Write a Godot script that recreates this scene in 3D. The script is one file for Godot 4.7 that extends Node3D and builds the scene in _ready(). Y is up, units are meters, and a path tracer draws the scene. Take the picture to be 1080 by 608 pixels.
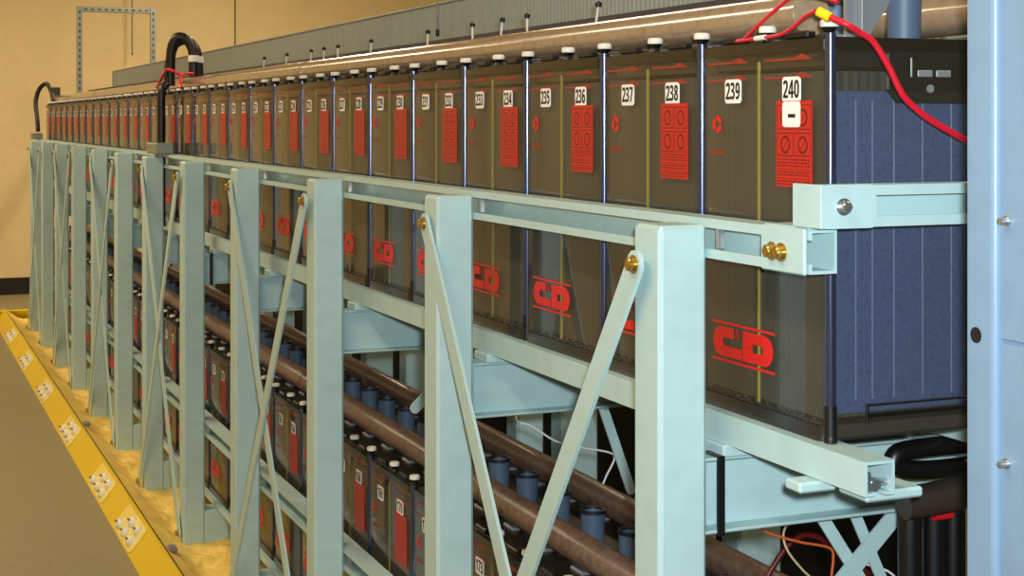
extends Node3D
# A battery room: a long two-tier steel rack of clear two-cell jars behind a yellow spill curb.
# x = across the aisle (rack to the right), y = up, z = minus the distance along the rack.

const FL := 1600.0          # focal length in pixels of a 1080 x 608 picture
const JW := 0.328           # pitch of the jars along the rack
const J0 := 1.636           # distance of the near end of the first jar
const FX := 1.12            # front plane of the jars
const UP_Y := 1.086         # underside of the upper jars
const LO_Y := 0.144         # underside of the lower jars
const POST_D := [1.836, 2.73, 3.615, 4.505, 5.345, 6.18, 6.97, 7.79, 8.63, 9.48, 10.32, 11.12]

const ORDINALS := ["first", "second", "third", "fourth", "fifth", "sixth", "seventh", "eighth", "ninth", "tenth", "eleventh", "twelfth", "thirteenth", "fourteenth", "fifteenth", "sixteenth", "seventeenth", "eighteenth", "nineteenth", "twentieth", "twenty-first", "twenty-second", "twenty-third", "twenty-fourth", "twenty-fifth", "twenty-sixth", "twenty-seventh", "twenty-eighth", "twenty-ninth", "thirtieth"]

var M := {}
var rng := RandomNumberGenerator.new()
var used := {}


# ---------------------------------------------------------------- mesh builder
class MB:
	var v := PackedVector3Array()
	var n := PackedVector3Array()
	var t := PackedVector2Array()
	var xf := Transform3D.IDENTITY

	func tri(a: Vector3, b: Vector3, c: Vector3, na: Vector3, nb: Vector3, nc: Vector3, ta := Vector2.ZERO, tb := Vector2.ZERO, tc := Vector2.ZERO) -> void:
		a = xf * a
		b = xf * b
		c = xf * c
		na = (xf.basis * na).normalized()
		nb = (xf.basis * nb).normalized()
		nc = (xf.basis * nc).normalized()
		var g := (b - a).cross(c - a)
		if g.length_squared() < 1e-18:
			return
		if g.dot(na + nb + nc) > 0.0:
			v.append(a); v.append(c); v.append(b)
			n.append(na); n.append(nc); n.append(nb)
			t.append(ta); t.append(tc); t.append(tb)
		else:
			v.append(a); v.append(b); v.append(c)
			n.append(na); n.append(nb); n.append(nc)
			t.append(ta); t.append(tb); t.append(tc)

	func quad(a: Vector3, b: Vector3, c: Vector3, d: Vector3, m: Vector3, ta := Vector2(0, 1), tb := Vector2(1, 1), tc := Vector2(1, 0), td := Vector2(0, 0)) -> void:
		tri(a, b, c, m, m, m, ta, tb, tc)
		tri(a, c, d, m, m, m, ta, tc, td)

	func box(c: Vector3, s: Vector3, bev := 0.0015) -> void:
		var h := s * 0.5
		bev = minf(bev, minf(h.x, minf(h.y, h.z)) * 0.9)
		for ax in 3:
			var i: int = (ax + 1) % 3
			var j: int = (ax + 2) % 3
			for sg in [-1.0, 1.0]:
				var m := Vector3.ZERO
				m[ax] = sg
				var p := []
				for q in [[-1, -1], [1, -1], [1, 1], [-1, 1]]:
					var k := c
					k[ax] += sg * h[ax]
					k[i] += q[0] * (h[i] - bev)
					k[j] += q[1] * (h[j] - bev)
					p.append(k)
				quad(p[0], p[1], p[2], p[3], m)
		if bev <= 0.0:
			return
		for ax in 3:
			var i: int = (ax + 1) % 3
			var j: int = (ax + 2) % 3
			for si in [-1.0, 1.0]:
				for sj in [-1.0, 1.0]:
					var m := Vector3.ZERO
					m[i] = si
					m[j] = sj
					m = m.normalized()
					var p := []
					for q in [[-1, 0], [1, 0], [1, 1], [-1, 1]]:
						var k := c
						k[ax] += q[0] * (h[ax] - bev)
						k[i] += si * (h[i] - (bev if q[1] else 0.0))
						k[j] += sj * (h[j] - (0.0 if q[1] else bev))
						p.append(k)
					quad(p[0], p[1], p[2], p[3], m)
		for sx in [-1.0, 1.0]:
			for sy in [-1.0, 1.0]:
				for sz in [-1.0, 1.0]:
					var g := Vector3(sx, sy, sz)
					var m := g.normalized()
					tri(c + g * Vector3(h.x, h.y - bev, h.z - bev), c + g * Vector3(h.x - bev, h.y, h.z - bev), c + g * Vector3(h.x - bev, h.y - bev, h.z), m, m, m)

	func ring(at: Vector3, side: Vector3, up: Vector3, r: float, k: int) -> Array:
		var o := []
		for i in k:
			var a := TAU * i / k
			o.append(side * cos(a) * r + up * sin(a) * r + at)
		return o

	func tube(path: Array, r: float, sides := 10, caps := true) -> void:
		var last := []
		var lc := Vector3.ZERO
		var side := Vector3.ZERO
		for i in path.size():
			var p: Vector3 = path[i]
			var f: Vector3 = (path[mini(i + 1, path.size() - 1)] - path[maxi(i - 1, 0)]).normalized()
			if side == Vector3.ZERO:
				side = f.cross(Vector3.UP if absf(f.y) < 0.9 else Vector3.RIGHT).normalized()
			else:
				side = (side - f * side.dot(f)).normalized()
			var up := f.cross(side).normalized()
			var rg := ring(p, side, up, r, sides)
			if last:
				for j in sides:
					var k := (j + 1) % sides
					var u0 := float(j) / sides
					var u1 := float(j + 1) / sides
					var na: Vector3 = (last[j] - lc).normalized()
					var nb: Vector3 = (last[k] - lc).normalized()
					var nc: Vector3 = (rg[k] - p).normalized()
					var nd: Vector3 = (rg[j] - p).normalized()
					tri(last[j], last[k], rg[k], na, nb, nc, Vector2(u0, i - 1), Vector2(u1, i - 1), Vector2(u1, i))
					tri(last[j], rg[k], rg[j], na, nc, nd, Vector2(u0, i - 1), Vector2(u1, i), Vector2(u0, i))
			if caps and (i == 0 or i == path.size() - 1):
				var m := -f if i == 0 else f
				for j in sides:
					tri(p, rg[j], rg[(j + 1) % sides], m, m, m)
			last = rg
			lc = p

	func rod(a: Vector3, b: Vector3, r: float, sides := 10) -> void:
		tube([a, b], r, sides)

	# profile: points (radius, height), turned about the local y axis at c
	func lathe(profile: Array, c: Vector3, sides := 14, base := Basis.IDENTITY) -> void:
		for i in profile.size() - 1:
			var p: Vector2 = profile[i]
			var q: Vector2 = profile[i + 1]
			var dr := q - p
			var nn := Vector2(dr.y, -dr.x).normalized()
			for j in sides:
				var a := TAU * j / sides
				var b := TAU * (j + 1) / sides
				var ea := Vector3(cos(a), 0, sin(a))
				var eb := Vector3(cos(b), 0, sin(b))
				var na: Vector3 = base * (ea * nn.x + Vector3.UP * nn.y)
				var nb: Vector3 = base * (eb * nn.x + Vector3.UP * nn.y)
				var pa: Vector3 = c + base * (ea * p.x + Vector3.UP * p.y)
				var pb: Vector3 = c + base * (eb * p.x + Vector3.UP * p.y)
				var qa: Vector3 = c + base * (ea * q.x + Vector3.UP * q.y)
				var qb: Vector3 = c + base * (eb * q.x + Vector3.UP * q.y)
				tri(pa, pb, qb, na, nb, nb)
				tri(pa, qb, qa, na, nb, na)

	# polygon in local x,y pushed along z from z0 to z1; o maps (x, y, z) to the builder's space
	func prism(poly: PackedVector2Array, z0: float, z1: float, o := Transform3D.IDENTITY, round_deg := 40.0) -> void:
		var keep := xf
		xf = xf * o
		var k := poly.size()
		var area := 0.0
		for i in k:
			area += poly[i].cross(poly[(i + 1) % k])
		var sg := 1.0 if area > 0 else -1.0
		var nrm := []
		for i in k:
			var e := (poly[(i + 1) % k] - poly[i]).normalized()
			nrm.append(Vector2(e.y, -e.x) * sg)
		var lim := cos(deg_to_rad(round_deg))
		var run := 0.0
		for i in k:
			var j := (i + 1) % k
			var a2: Vector2 = nrm[i]
			var b2: Vector2 = nrm[i]
			var prev: Vector2 = nrm[(i + k - 1) % k]
			var nxt: Vector2 = nrm[j]
			if prev.dot(a2) > lim:
				a2 = (a2 + prev).normalized()
			if nxt.dot(b2) > lim:
				b2 = (b2 + nxt).normalized()
			var na := Vector3(a2.x, a2.y, 0)
			var nb := Vector3(b2.x, b2.y, 0)
			var p := Vector3(poly[i].x, poly[i].y, z0)
			var q := Vector3(poly[j].x, poly[j].y, z0)
			var r := Vector3(poly[j].x, poly[j].y, z1)
			var s := Vector3(poly[i].x, poly[i].y, z1)
			var u1 := run + poly[i].distance_to(poly[j])
			tri(p, q, r, na, nb, nb, Vector2(run, z0), Vector2(u1, z0), Vector2(u1, z1))
			tri(p, r, s, na, nb, na, Vector2(run, z0), Vector2(u1, z1), Vector2(run, z1))
			run = u1
		var idx := Geometry2D.triangulate_polygon(poly)
		for w in [[z0, -1.0], [z1, 1.0]]:
			var m := Vector3(0, 0, w[1])
			for i in range(0, idx.size(), 3):
				var a := poly[idx[i]]
				var b := poly[idx[i + 1]]
				var c := poly[idx[i + 2]]
				tri(Vector3(a.x, a.y, w[0]), Vector3(b.x, b.y, w[0]), Vector3(c.x, c.y, w[0]), m, m, m, a, b, c)
		xf = keep

	func mesh() -> ArrayMesh:
		var arr := []
		arr.resize(Mesh.ARRAY_MAX)
		arr[Mesh.ARRAY_VERTEX] = v
		arr[Mesh.ARRAY_NORMAL] = n
		arr[Mesh.ARRAY_TEX_UV] = t
		var m := ArrayMesh.new()
		m.add_surface_from_arrays(Mesh.PRIMITIVE_TRIANGLES, arr)
		return m


func mb() -> MB:
	return MB.new()


func pos(x: float, y: float, d: float) -> Vector3:
	return Vector3(x, y, -d)


func numbered(called: String) -> String:
	var k: int = used.get(called, 0)
	used[called] = k + 1
	return called if k == 0 else "%s_%03d" % [called, k]


func part(called: String, m: Mesh, material: Material, parent: Node3D, label := "") -> MeshInstance3D:
	var o := MeshInstance3D.new()
	var k := 0
	var nm := called
	while parent.has_node(NodePath(nm)):
		k += 1
		nm = "%s_%03d" % [called, k]
	o.name = nm
	o.mesh = m
	o.material_override = material
	o.cast_shadow = GeometryInstance3D.SHADOW_CASTING_SETTING_ON
	parent.add_child(o, true)
	if label:
		o.set_meta("label", label)
	return o


func tag(o: Node3D, label: String, category: String, group := "") -> void:
	o.set_meta("label", label)
	o.set_meta("category", category)
	if group:
		o.set_meta("group", group)


func thing(called: String, label: String, category: String, at := Vector3.ZERO, group := "") -> Node3D:
	var o := Node3D.new()
	o.name = numbered(called)
	o.position = at
	add_child(o, true)
	tag(o, label, category, group)
	return o


func single(called: String, m: Mesh, material: Material, label: String, category: String, group := "") -> MeshInstance3D:
	var o := MeshInstance3D.new()
	o.name = numbered(called)
	o.mesh = m
	o.material_override = material
	add_child(o, true)
	tag(o, label, category, group)
	return o


func struct(called: String, m: Mesh, material: Material, label: String, category := "") -> MeshInstance3D:
	var o := MeshInstance3D.new()
	o.name = called
	o.mesh = m
	o.material_override = material
	add_child(o, true)
	o.set_meta("kind", "structure")
	o.set_meta("label", label)
	o.set_meta("category", category if category else called.split("_")[0])
	return o


func curve(pts: Array, steps := 8) -> Array:
	var o := []
	for i in pts.size() - 1:
		var p0: Vector3 = pts[maxi(i - 1, 0)]
		var p1: Vector3 = pts[i]
		var p2: Vector3 = pts[i + 1]
		var p3: Vector3 = pts[mini(i + 2, pts.size() - 1)]
		for s in steps:
			o.append(p1.cubic_interpolate(p2, p0, p3, float(s) / steps))
	o.append(pts[-1])
	return o


func rrect(w: float, h: float, r: float, k := 4) -> PackedVector2Array:
	var o := PackedVector2Array()
	for q in [[w - r, h - r, 0.0], [r, h - r, 90.0], [r, r, 180.0], [w - r, r, 270.0]]:
		for i in k + 1:
			var a := deg_to_rad(q[2] + 90.0 * i / k)
			o.append(Vector2(q[0] + cos(a) * r, q[1] + sin(a) * r))
	return o


# maps a polygon drawn in (along, up) onto a plane facing the aisle: along runs towards the camera end, out of the plane is -x
func facing_aisle(at: Vector3) -> Transform3D:
	return Transform3D(Basis(Vector3(0, 0, 1), Vector3(0, 1, 0), Vector3(-1, 0, 0)), at)


# maps (x, z) polygon pushed along y
func standing(at: Vector3) -> Transform3D:
	return Transform3D(Basis(Vector3(1, 0, 0), Vector3(0, 0, 1), Vector3(0, 1, 0)), at)


# ---------------------------------------------------------------- materials
func mat(called: String, c: Color, rough := 0.5, metal := 0.0, spec := 0.5) -> StandardMaterial3D:
	var m := StandardMaterial3D.new()
	m.resource_name = called
	m.albedo_color = c
	m.roughness = rough
	m.metallic = metal
	m.metallic_specular = spec
	M[called] = m
	return m


func noise_tex(freq: float, ramp: Array, seed_ := 1, size := 512, octaves := 4, bump := 0.0) -> NoiseTexture2D:
	var f := FastNoiseLite.new()
	f.seed = seed_
	f.noise_type = FastNoiseLite.TYPE_SIMPLEX_SMOOTH
	f.frequency = freq
	f.fractal_octaves = octaves
	var t := NoiseTexture2D.new()
	t.width = size
	t.height = size
	t.seamless = true
	t.noise = f
	if bump > 0.0:
		t.as_normal_map = true
		t.bump_strength = bump
	if ramp:
		var g := Gradient.new()
		var offs := PackedFloat32Array()
		var cols := PackedColorArray()
		for i in ramp.size():
			offs.append(float(i) / (ramp.size() - 1))
			cols.append(ramp[i])
		g.offsets = offs
		g.colors = cols
		t.color_ramp = g
	return t


func texture(m: StandardMaterial3D, tex: Texture2D, scale: float, world := true) -> void:
	m.albedo_texture = tex
	m.uv1_triplanar = true
	m.uv1_world_triplanar = world
	m.uv1_scale = Vector3.ONE * scale


func normals(m: StandardMaterial3D, tex: Texture2D, strength: float) -> void:
	m.normal_enabled = true
	m.normal_texture = tex
	m.normal_scale = strength


func plate_image() -> ImageTexture:
	var im := Image.create(192, 64, false, Image.FORMAT_RGB8)
	var r := RandomNumberGenerator.new()
	r.seed = 5
	var cols := []
	for i in 192:
		var k := i % 8
		var base := Color(0.20, 0.205, 0.18) if k < 5 else Color(0.13, 0.135, 0.12)
		if k == 5:
			base = Color(0.10, 0.10, 0.09)
		base = base * r.randf_range(0.8, 1.2)
		cols.append(base)
	for y in 64:
		for i in 192:
			im.set_pixel(i, y, cols[i])
	return ImageTexture.create_from_image(im)


func warning_image() -> ImageTexture:
	var im := Image.create(128, 168, false, Image.FORMAT_RGB8)
	var red := Color(0.74, 0.11, 0.09)
	var dark := Color(0.33, 0.07, 0.06)
	im.fill(red)
	var r := RandomNumberGenerator.new()
	r.seed = 8
	# two pictogram blocks with a frame each, then lines of small print
	for b in [[4, 8, 58, 56], [66, 8, 58, 56], [4, 62, 58, 108], [66, 62, 58, 108]]:
		var x0: int = b[0]
		var y0: int = b[1]
		for y in range(y0, b[3]):
			for x in range(x0, x0 + b[2]):
				var edge: bool = x < x0 + 2 or x > x0 + b[2] - 3 or y < y0 + 2 or y > b[3] - 3
				var q := Vector2(x - x0 - 29, y - (y0 + b[3]) * 0.5)
				var ringy: bool = absf(q.length() - 15) < 2.5 or absf(q.x + q.y) < 2.0 and q.length() < 15
				if edge or ringy:
					im.set_pixel(x, y, dark)
	for line in 9:
		var y0 := 113 + line * 6
		if line == 3 or line == 6:
			im.fill_rect(Rect2i(4, y0 + 2, 120, 1), dark)
			continue
		var x := 5
		while x < 118:
			var w := r.randi_range(3, 10)
			im.fill_rect(Rect2i(x, y0, mini(w, 123 - x), 3), dark)
			x += w + 3
	return ImageTexture.create_from_image(im)


func make_materials() -> void:
	var paint := noise_tex(0.012, [Color(0.955, 0.955, 0.955), Color(1, 1, 1), Color(0.97, 0.97, 0.965)], 3)
	var m := mat("grey_green_paint", Color(0.70, 0.82, 0.83), 0.38)
	texture(m, paint, 1.3)
	m = mat("cabinet_paint", Color(0.475, 0.59, 0.70), 0.35)
	texture(m, paint, 1.0)
	mat("case_plastic", Color(0.62, 0.58, 0.46, 0.06), 0.06, 0.0, 0.42).transparency = BaseMaterial3D.TRANSPARENCY_ALPHA
	mat("pack_side", Color(1, 1, 1), 0.6).albedo_texture = plate_image()
	m = mat("pack_grey", Color(0.22, 0.29, 0.43), 0.5)
	texture(m, noise_tex(0.03, [Color(0.72, 0.74, 0.78), Color(1, 1, 1), Color(0.85, 0.86, 0.9)], 21), 6.0)
	mat("pack_end", Color(0.34, 0.40, 0.52), 0.45)
	mat("jar_base", Color(0.16, 0.15, 0.14), 0.25)
	mat("lid", Color(0.13, 0.11, 0.07), 0.3)
	mat("lid_dark", Color(0.04, 0.04, 0.045), 0.3)
	mat("partition", Color(0.50, 0.46, 0.18), 0.3)
	mat("tube_dark", Color(0.34, 0.38, 0.52), 0.2, 0.85)
	mat("rubber", Color(0.03, 0.03, 0.035), 0.45)
	mat("cap_white", Color(0.86, 0.86, 0.82), 0.4)
	mat("arrestor", Color(0.30, 0.38, 0.48), 0.5)
	mat("arrestor_rim", Color(0.07, 0.08, 0.11), 0.5)
	mat("label_white", Color(0.93, 0.93, 0.92), 0.45)
	mat("ink", Color(0.03, 0.03, 0.035), 0.6)
	m = mat("print_red", Color(0.82, 0.10, 0.09), 0.45)
	m = mat("print_red_dull", Color(0.60, 0.16, 0.08), 0.5)
	mat("warning_print", Color(1, 1, 1), 0.45).albedo_texture = warning_image()
	mat("lead", Color(0.52, 0.54, 0.56), 0.45, 0.3)
	m = mat("cover_plastic", Color(0.64, 0.57, 0.48), 0.22)
	texture(m, noise_tex(0.02, [Color(0.80, 0.77, 0.75), Color(0.90, 0.88, 0.85), Color(0.97, 0.95, 0.92), Color(0.85, 0.81, 0.78)], 9, 512, 5), 2.2)
	m.clearcoat_enabled = true
	m.clearcoat = 0.7
	m.clearcoat_roughness = 0.12
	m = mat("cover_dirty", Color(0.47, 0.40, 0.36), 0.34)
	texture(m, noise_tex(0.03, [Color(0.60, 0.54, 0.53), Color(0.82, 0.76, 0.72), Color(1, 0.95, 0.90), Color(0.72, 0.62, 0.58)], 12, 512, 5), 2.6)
	mat("brass", Color(0.72, 0.60, 0.30), 0.3, 0.9)
	mat("zinc", Color(0.75, 0.76, 0.76), 0.28, 0.9)
	m = mat("partition_grey", Color(0.57, 0.60, 0.57), 0.5)
	m = mat("wall_paint", Color(0.87, 0.80, 0.62), 0.85)
	texture(m, noise_tex(0.01, [Color(0.96, 0.96, 0.96), Color(1, 1, 1)], 31), 0.6)
	mat("wall_joint", Color(0.50, 0.42, 0.29), 0.8)
	mat("gap_shade", Color(0.20, 0.20, 0.27), 0.5)  # shade of the gap under the screen, as a colour
	mat("ceiling_paint", Color(0.85, 0.83, 0.78), 0.9)
	mat("rubber_base", Color(0.025, 0.025, 0.03), 0.5)
	m = mat("floor_vinyl", Color(0.575, 0.54, 0.40), 0.6)
	texture(m, noise_tex(0.05, [Color(0.86, 0.85, 0.84), Color(1, 1, 1), Color(0.9, 0.9, 0.88)], 33), 1.7)
	mat("curb_yellow", Color(0.88, 0.76, 0.04), 0.4)
	m = mat("liner_yellow", Color(0.98, 0.85, 0.44), 0.6)
	normals(m, noise_tex(0.02, [], 41, 512, 4, 6.0), 0.8)
	m.uv1_triplanar = true
	m.uv1_world_triplanar = true
	m.uv1_scale = Vector3.ONE * 1.5
	m = mat("tape_clear", Color(0.95, 0.88, 0.45), 0.25)
	mat("washer_white", Color(0.92, 0.92, 0.88), 0.35)
	mat("bolt_grey", Color(0.50, 0.50, 0.50), 0.4, 0.2)
	mat("wire_red", Color(0.80, 0.07, 0.17), 0.4)
	mat("wire_maroon", Color(0.34, 0.03, 0.06), 0.45)
	mat("wire_orange", Color(0.80, 0.38, 0.16), 0.5)
	mat("wire_cream", Color(0.80, 0.72, 0.55), 0.5)
	mat("crimp_yellow", Color(0.95, 0.80, 0.05), 0.4)
	mat("cable_black", Color(0.045, 0.045, 0.05), 0.4)
	mat("cable_brown", Color(0.20, 0.165, 0.14), 0.35)
	mat("tape_red", Color(0.75, 0.06, 0.10), 0.5)
	mat("galvanised", Color(0.52, 0.55, 0.54), 0.45, 0.5)
	mat("slot_black", Color(0.04, 0.04, 0.04), 0.8)
	mat("added_dark_sheet", Color(0.10, 0.10, 0.11), 0.6)  # near-black, for the sheet added to darken the gap between the shelves
	m = mat("lamp_glow", Color(1, 1, 1), 0.5)
	m.emission_enabled = true
	m.emission = Color(1.0, 0.86, 0.62)
	m.emission_energy_multiplier = 3.0


# ---------------------------------------------------------------- the jar
func text_mesh(s: String, h: float) -> TextMesh:
	var t := TextMesh.new()
	var f := SystemFont.new()
	f.font_names = PackedStringArray(["Droid Sans"])
	f.font_weight = 700
	t.font = f
	t.text = s
	t.font_size = 48
	t.pixel_size = h / 35.0
	t.depth = 0.0006
	t.curve_step = 3.0
	return t


func stamp(called: String, poly: PackedVector2Array, thick: float, at: Vector3, material: Material, parent: Node3D) -> MeshInstance3D:
	var b := mb()
	b.prism(poly, 0, thick, facing_aisle(Vector3.ZERO))
	var o := part(called, b.mesh(), material, parent)
	o.position = at
	return o


var parts_cache := {}


func jar_meshes() -> void:
	var b := mb()
	# two packs of upright plates, seen through the case
	for a in [[0.016, 0.158], [0.170, 0.312]]:
		var p := mb()
		var z0: float = -a[0]
		var z1: float = -a[1]
		var x0 := 0.006
		var x1 := 0.352
		var y0 := 0.028
		var y1 := 0.478
		p.quad(Vector3(x0, y0, z1), Vector3(x0, y0, z0), Vector3(x0, y1, z0), Vector3(x0, y1, z1), Vector3(-1, 0, 0))
		p.quad(Vector3(x1, y0, z1), Vector3(x1, y0, z0), Vector3(x1, y1, z0), Vector3(x1, y1, z1), Vector3(1, 0, 0))
		p.quad(Vector3(x0, y0, z0), Vector3(x1, y0, z0), Vector3(x1, y1, z0), Vector3(x0, y1, z0), Vector3(0, 0, 1))
		p.quad(Vector3(x0, y0, z1), Vector3(x1, y0, z1), Vector3(x1, y1, z1), Vector3(x0, y1, z1), Vector3(0, 0, -1))
		p.quad(Vector3(x0, y1, z0), Vector3(x1, y1, z0), Vector3(x1, y1, z1), Vector3(x0, y1, z1), Vector3(0, 1, 0))
		p.quad(Vector3(x0, y0, z0), Vector3(x1, y0, z0), Vector3(x1, y0, z1), Vector3(x0, y0, z1), Vector3(0, -1, 0))
		parts_cache["pack" + str(a[0])] = p.mesh()
	b = mb()
	b.prism(rrect(0.37, 0.310, 0.010, 5), 0.004, 0.505, standing(Vector3(0, 0, -0.319)))
	parts_cache["case"] = b.mesh()
	b = mb()
	b.prism(rrect(0.376, 0.3090, 0.012, 4), 0.0, 0.020, standing(Vector3(-0.003, 0, -0.3185)))
	# crinkled sealing fillet along the foot of the case
	for i in 31:
		var w := 0.009 * (0.6 + 0.4 * sin(i * 2.1))
		b.box(Vector3(0.0015, 0.020 + w * 0.5, -0.022 - i * 0.0094), Vector3(0.005, w, 0.007), 0.001)
	parts_cache["base"] = b.mesh()
	b = mb()
	b.box(Vector3(0.001, 0.26, -0.164), Vector3(0.004, 0.47, 0.004), 0.0008)
	parts_cache["partition"] = b.mesh()
	b = mb()
	b.prism(rrect(0.372, 0.312, 0.010, 4), 0.505, 0.519, standing(Vector3(-0.001, 0, -0.320)))
	b.prism(rrect(0.352, 0.300, 0.010, 4), 0.519, 0.5225, standing(Vector3(0.009, 0, -0.314)))
	parts_cache["lid"] = b.mesh()
	b = mb()
	b.box(Vector3(0.18, 0.4935, -0.161), Vector3(0.33, 0.022, 0.286), 0.003)
	parts_cache["header"] = b.mesh()
	b = mb()
	b.rod(Vector3(0, 0.03, 0), Vector3(0, 0.526, 0), 0.0074, 14)
	parts_cache["tube"] = b.mesh()
	b = mb()
	b.lathe([Vector2(0, 0.001), Vector2(0.0088, 0.001), Vector2(0.0088, 0.006), Vector2(0.0084, 0.009), Vector2(0.0083, 0.048), Vector2(0, 0.048)], Vector3.ZERO, 12)
	parts_cache["tube_foot"] = b.mesh()
	b = mb()
	b.lathe([Vector2(0, 0), Vector2(0.009, 0), Vector2(0.0065, 0.006), Vector2(0.011, 0.013), Vector2(0, 0.013)], Vector3.ZERO, 12)
	parts_cache["cap_stem"] = b.mesh()
	b = mb()
	b.lathe([Vector2(0, 0.013), Vector2(0.0118, 0.013), Vector2(0.0125, 0.016), Vector2(0.0115, 0.021), Vector2(0.009, 0.0225), Vector2(0, 0.0225)], Vector3.ZERO, 14)
	parts_cache["cap_top"] = b.mesh()
	b = mb()
	b.lathe([Vector2(0.020, 0), Vector2(0.0225, 0.004), Vector2(0.024, 0.062), Vector2(0.020, 0.062), Vector2(0.019, 0.040), Vector2(0, 0.040)], Vector3.ZERO, 18)
	parts_cache["arrestor"] = b.mesh()
	b = mb()
	b.lathe([Vector2(0.024, 0.060), Vector2(0.0265, 0.061), Vector2(0.0265, 0.067), Vector2(0.0205, 0.067), Vector2(0.0200, 0.061)], Vector3.ZERO, 18)
	parts_cache["arrestor_rim"] = b.mesh()
	b = mb()
	b.box(Vector3(0, 0.004, 0), Vector3(0.03, 0.008, 0.05), 0.002)
	parts_cache["terminal"] = b.mesh()
	b = mb()
	b.box(Vector3(0, 0.006, 0), Vector3(0.014, 0.010, 0.055), 0.002)
	parts_cache["clip"] = b.mesh()
	# warning print: a thin plate whose front carries the printed picture
	b = mb()
	var w := 0.085
	var h := 0.115
	b.quad(Vector3(-0.0012, 0, -w), Vector3(-0.0012, 0, 0), Vector3(-0.0012, h, 0), Vector3(-0.0012, h, -w), Vector3(-1, 0, 0))
	b.box(Vector3(-0.0006, h / 2, -w / 2), Vector3(0.001, h, w), 0.0)
	parts_cache["warning"] = b.mesh()


func logo_polys() -> Array:
	# (along, up) outlines of the red maker's mark, about 0.165 wide and 0.058 high
	var o := []
	o.append(PackedVector2Array([Vector2(0, 0.054), Vector2(0.165, 0.054), Vector2(0.165, 0.0575), Vector2(0, 0.0575)]))
	o.append(PackedVector2Array([Vector2(0, 0.0005), Vector2(0.165, 0.0005), Vector2(0.165, 0.004), Vector2(0, 0.004)]))
	# C: rounded on the left, open on the right
	var c := PackedVector2Array()
	var hh := 0.021
	var cy := 0.029
	for i in 9:
		var a := PI / 2 + PI * i / 8
		c.append(Vector2(0.024 + cos(a) * 0.021, cy + sin(a) * hh))
	c.append(Vector2(0.080, cy - hh))
	c.append(Vector2(0.080, cy - 0.006))
	for i in 5:
		var a := -PI / 2 - PI * i / 4
		c.append(Vector2(0.034 + cos(a) * 0.006, cy + sin(a) * 0.006))
	c.append(Vector2(0.058, cy + 0.006))
	c.append(Vector2(0.058, cy + hh))
	o.append(c)
	# D: outer outline with a slot, drawn as a ring cut once
	var d := PackedVector2Array([Vector2(0.084, cy), Vector2(0.084, cy + hh)])
	for i in 9:
		var a := PI / 2 - PI * i / 8
		d.append(Vector2(0.140 + cos(a) * 0.021, cy + sin(a) * hh))
	d.append(Vector2(0.084, cy - hh))
	d.append(Vector2(0.084, cy - 0.0004))
	d.append(Vector2(0.108, cy - 0.0004))
	d.append(Vector2(0.108, cy - 0.006))
	for i in 5:
		var a := -PI / 2 + PI * i / 4
		d.append(Vector2(0.130 + cos(a) * 0.006, cy + sin(a) * 0.006))
	d.append(Vector2(0.108, cy + 0.006))
	d.append(Vector2(0.108, cy))
	o.append(d)
	return o


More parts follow.
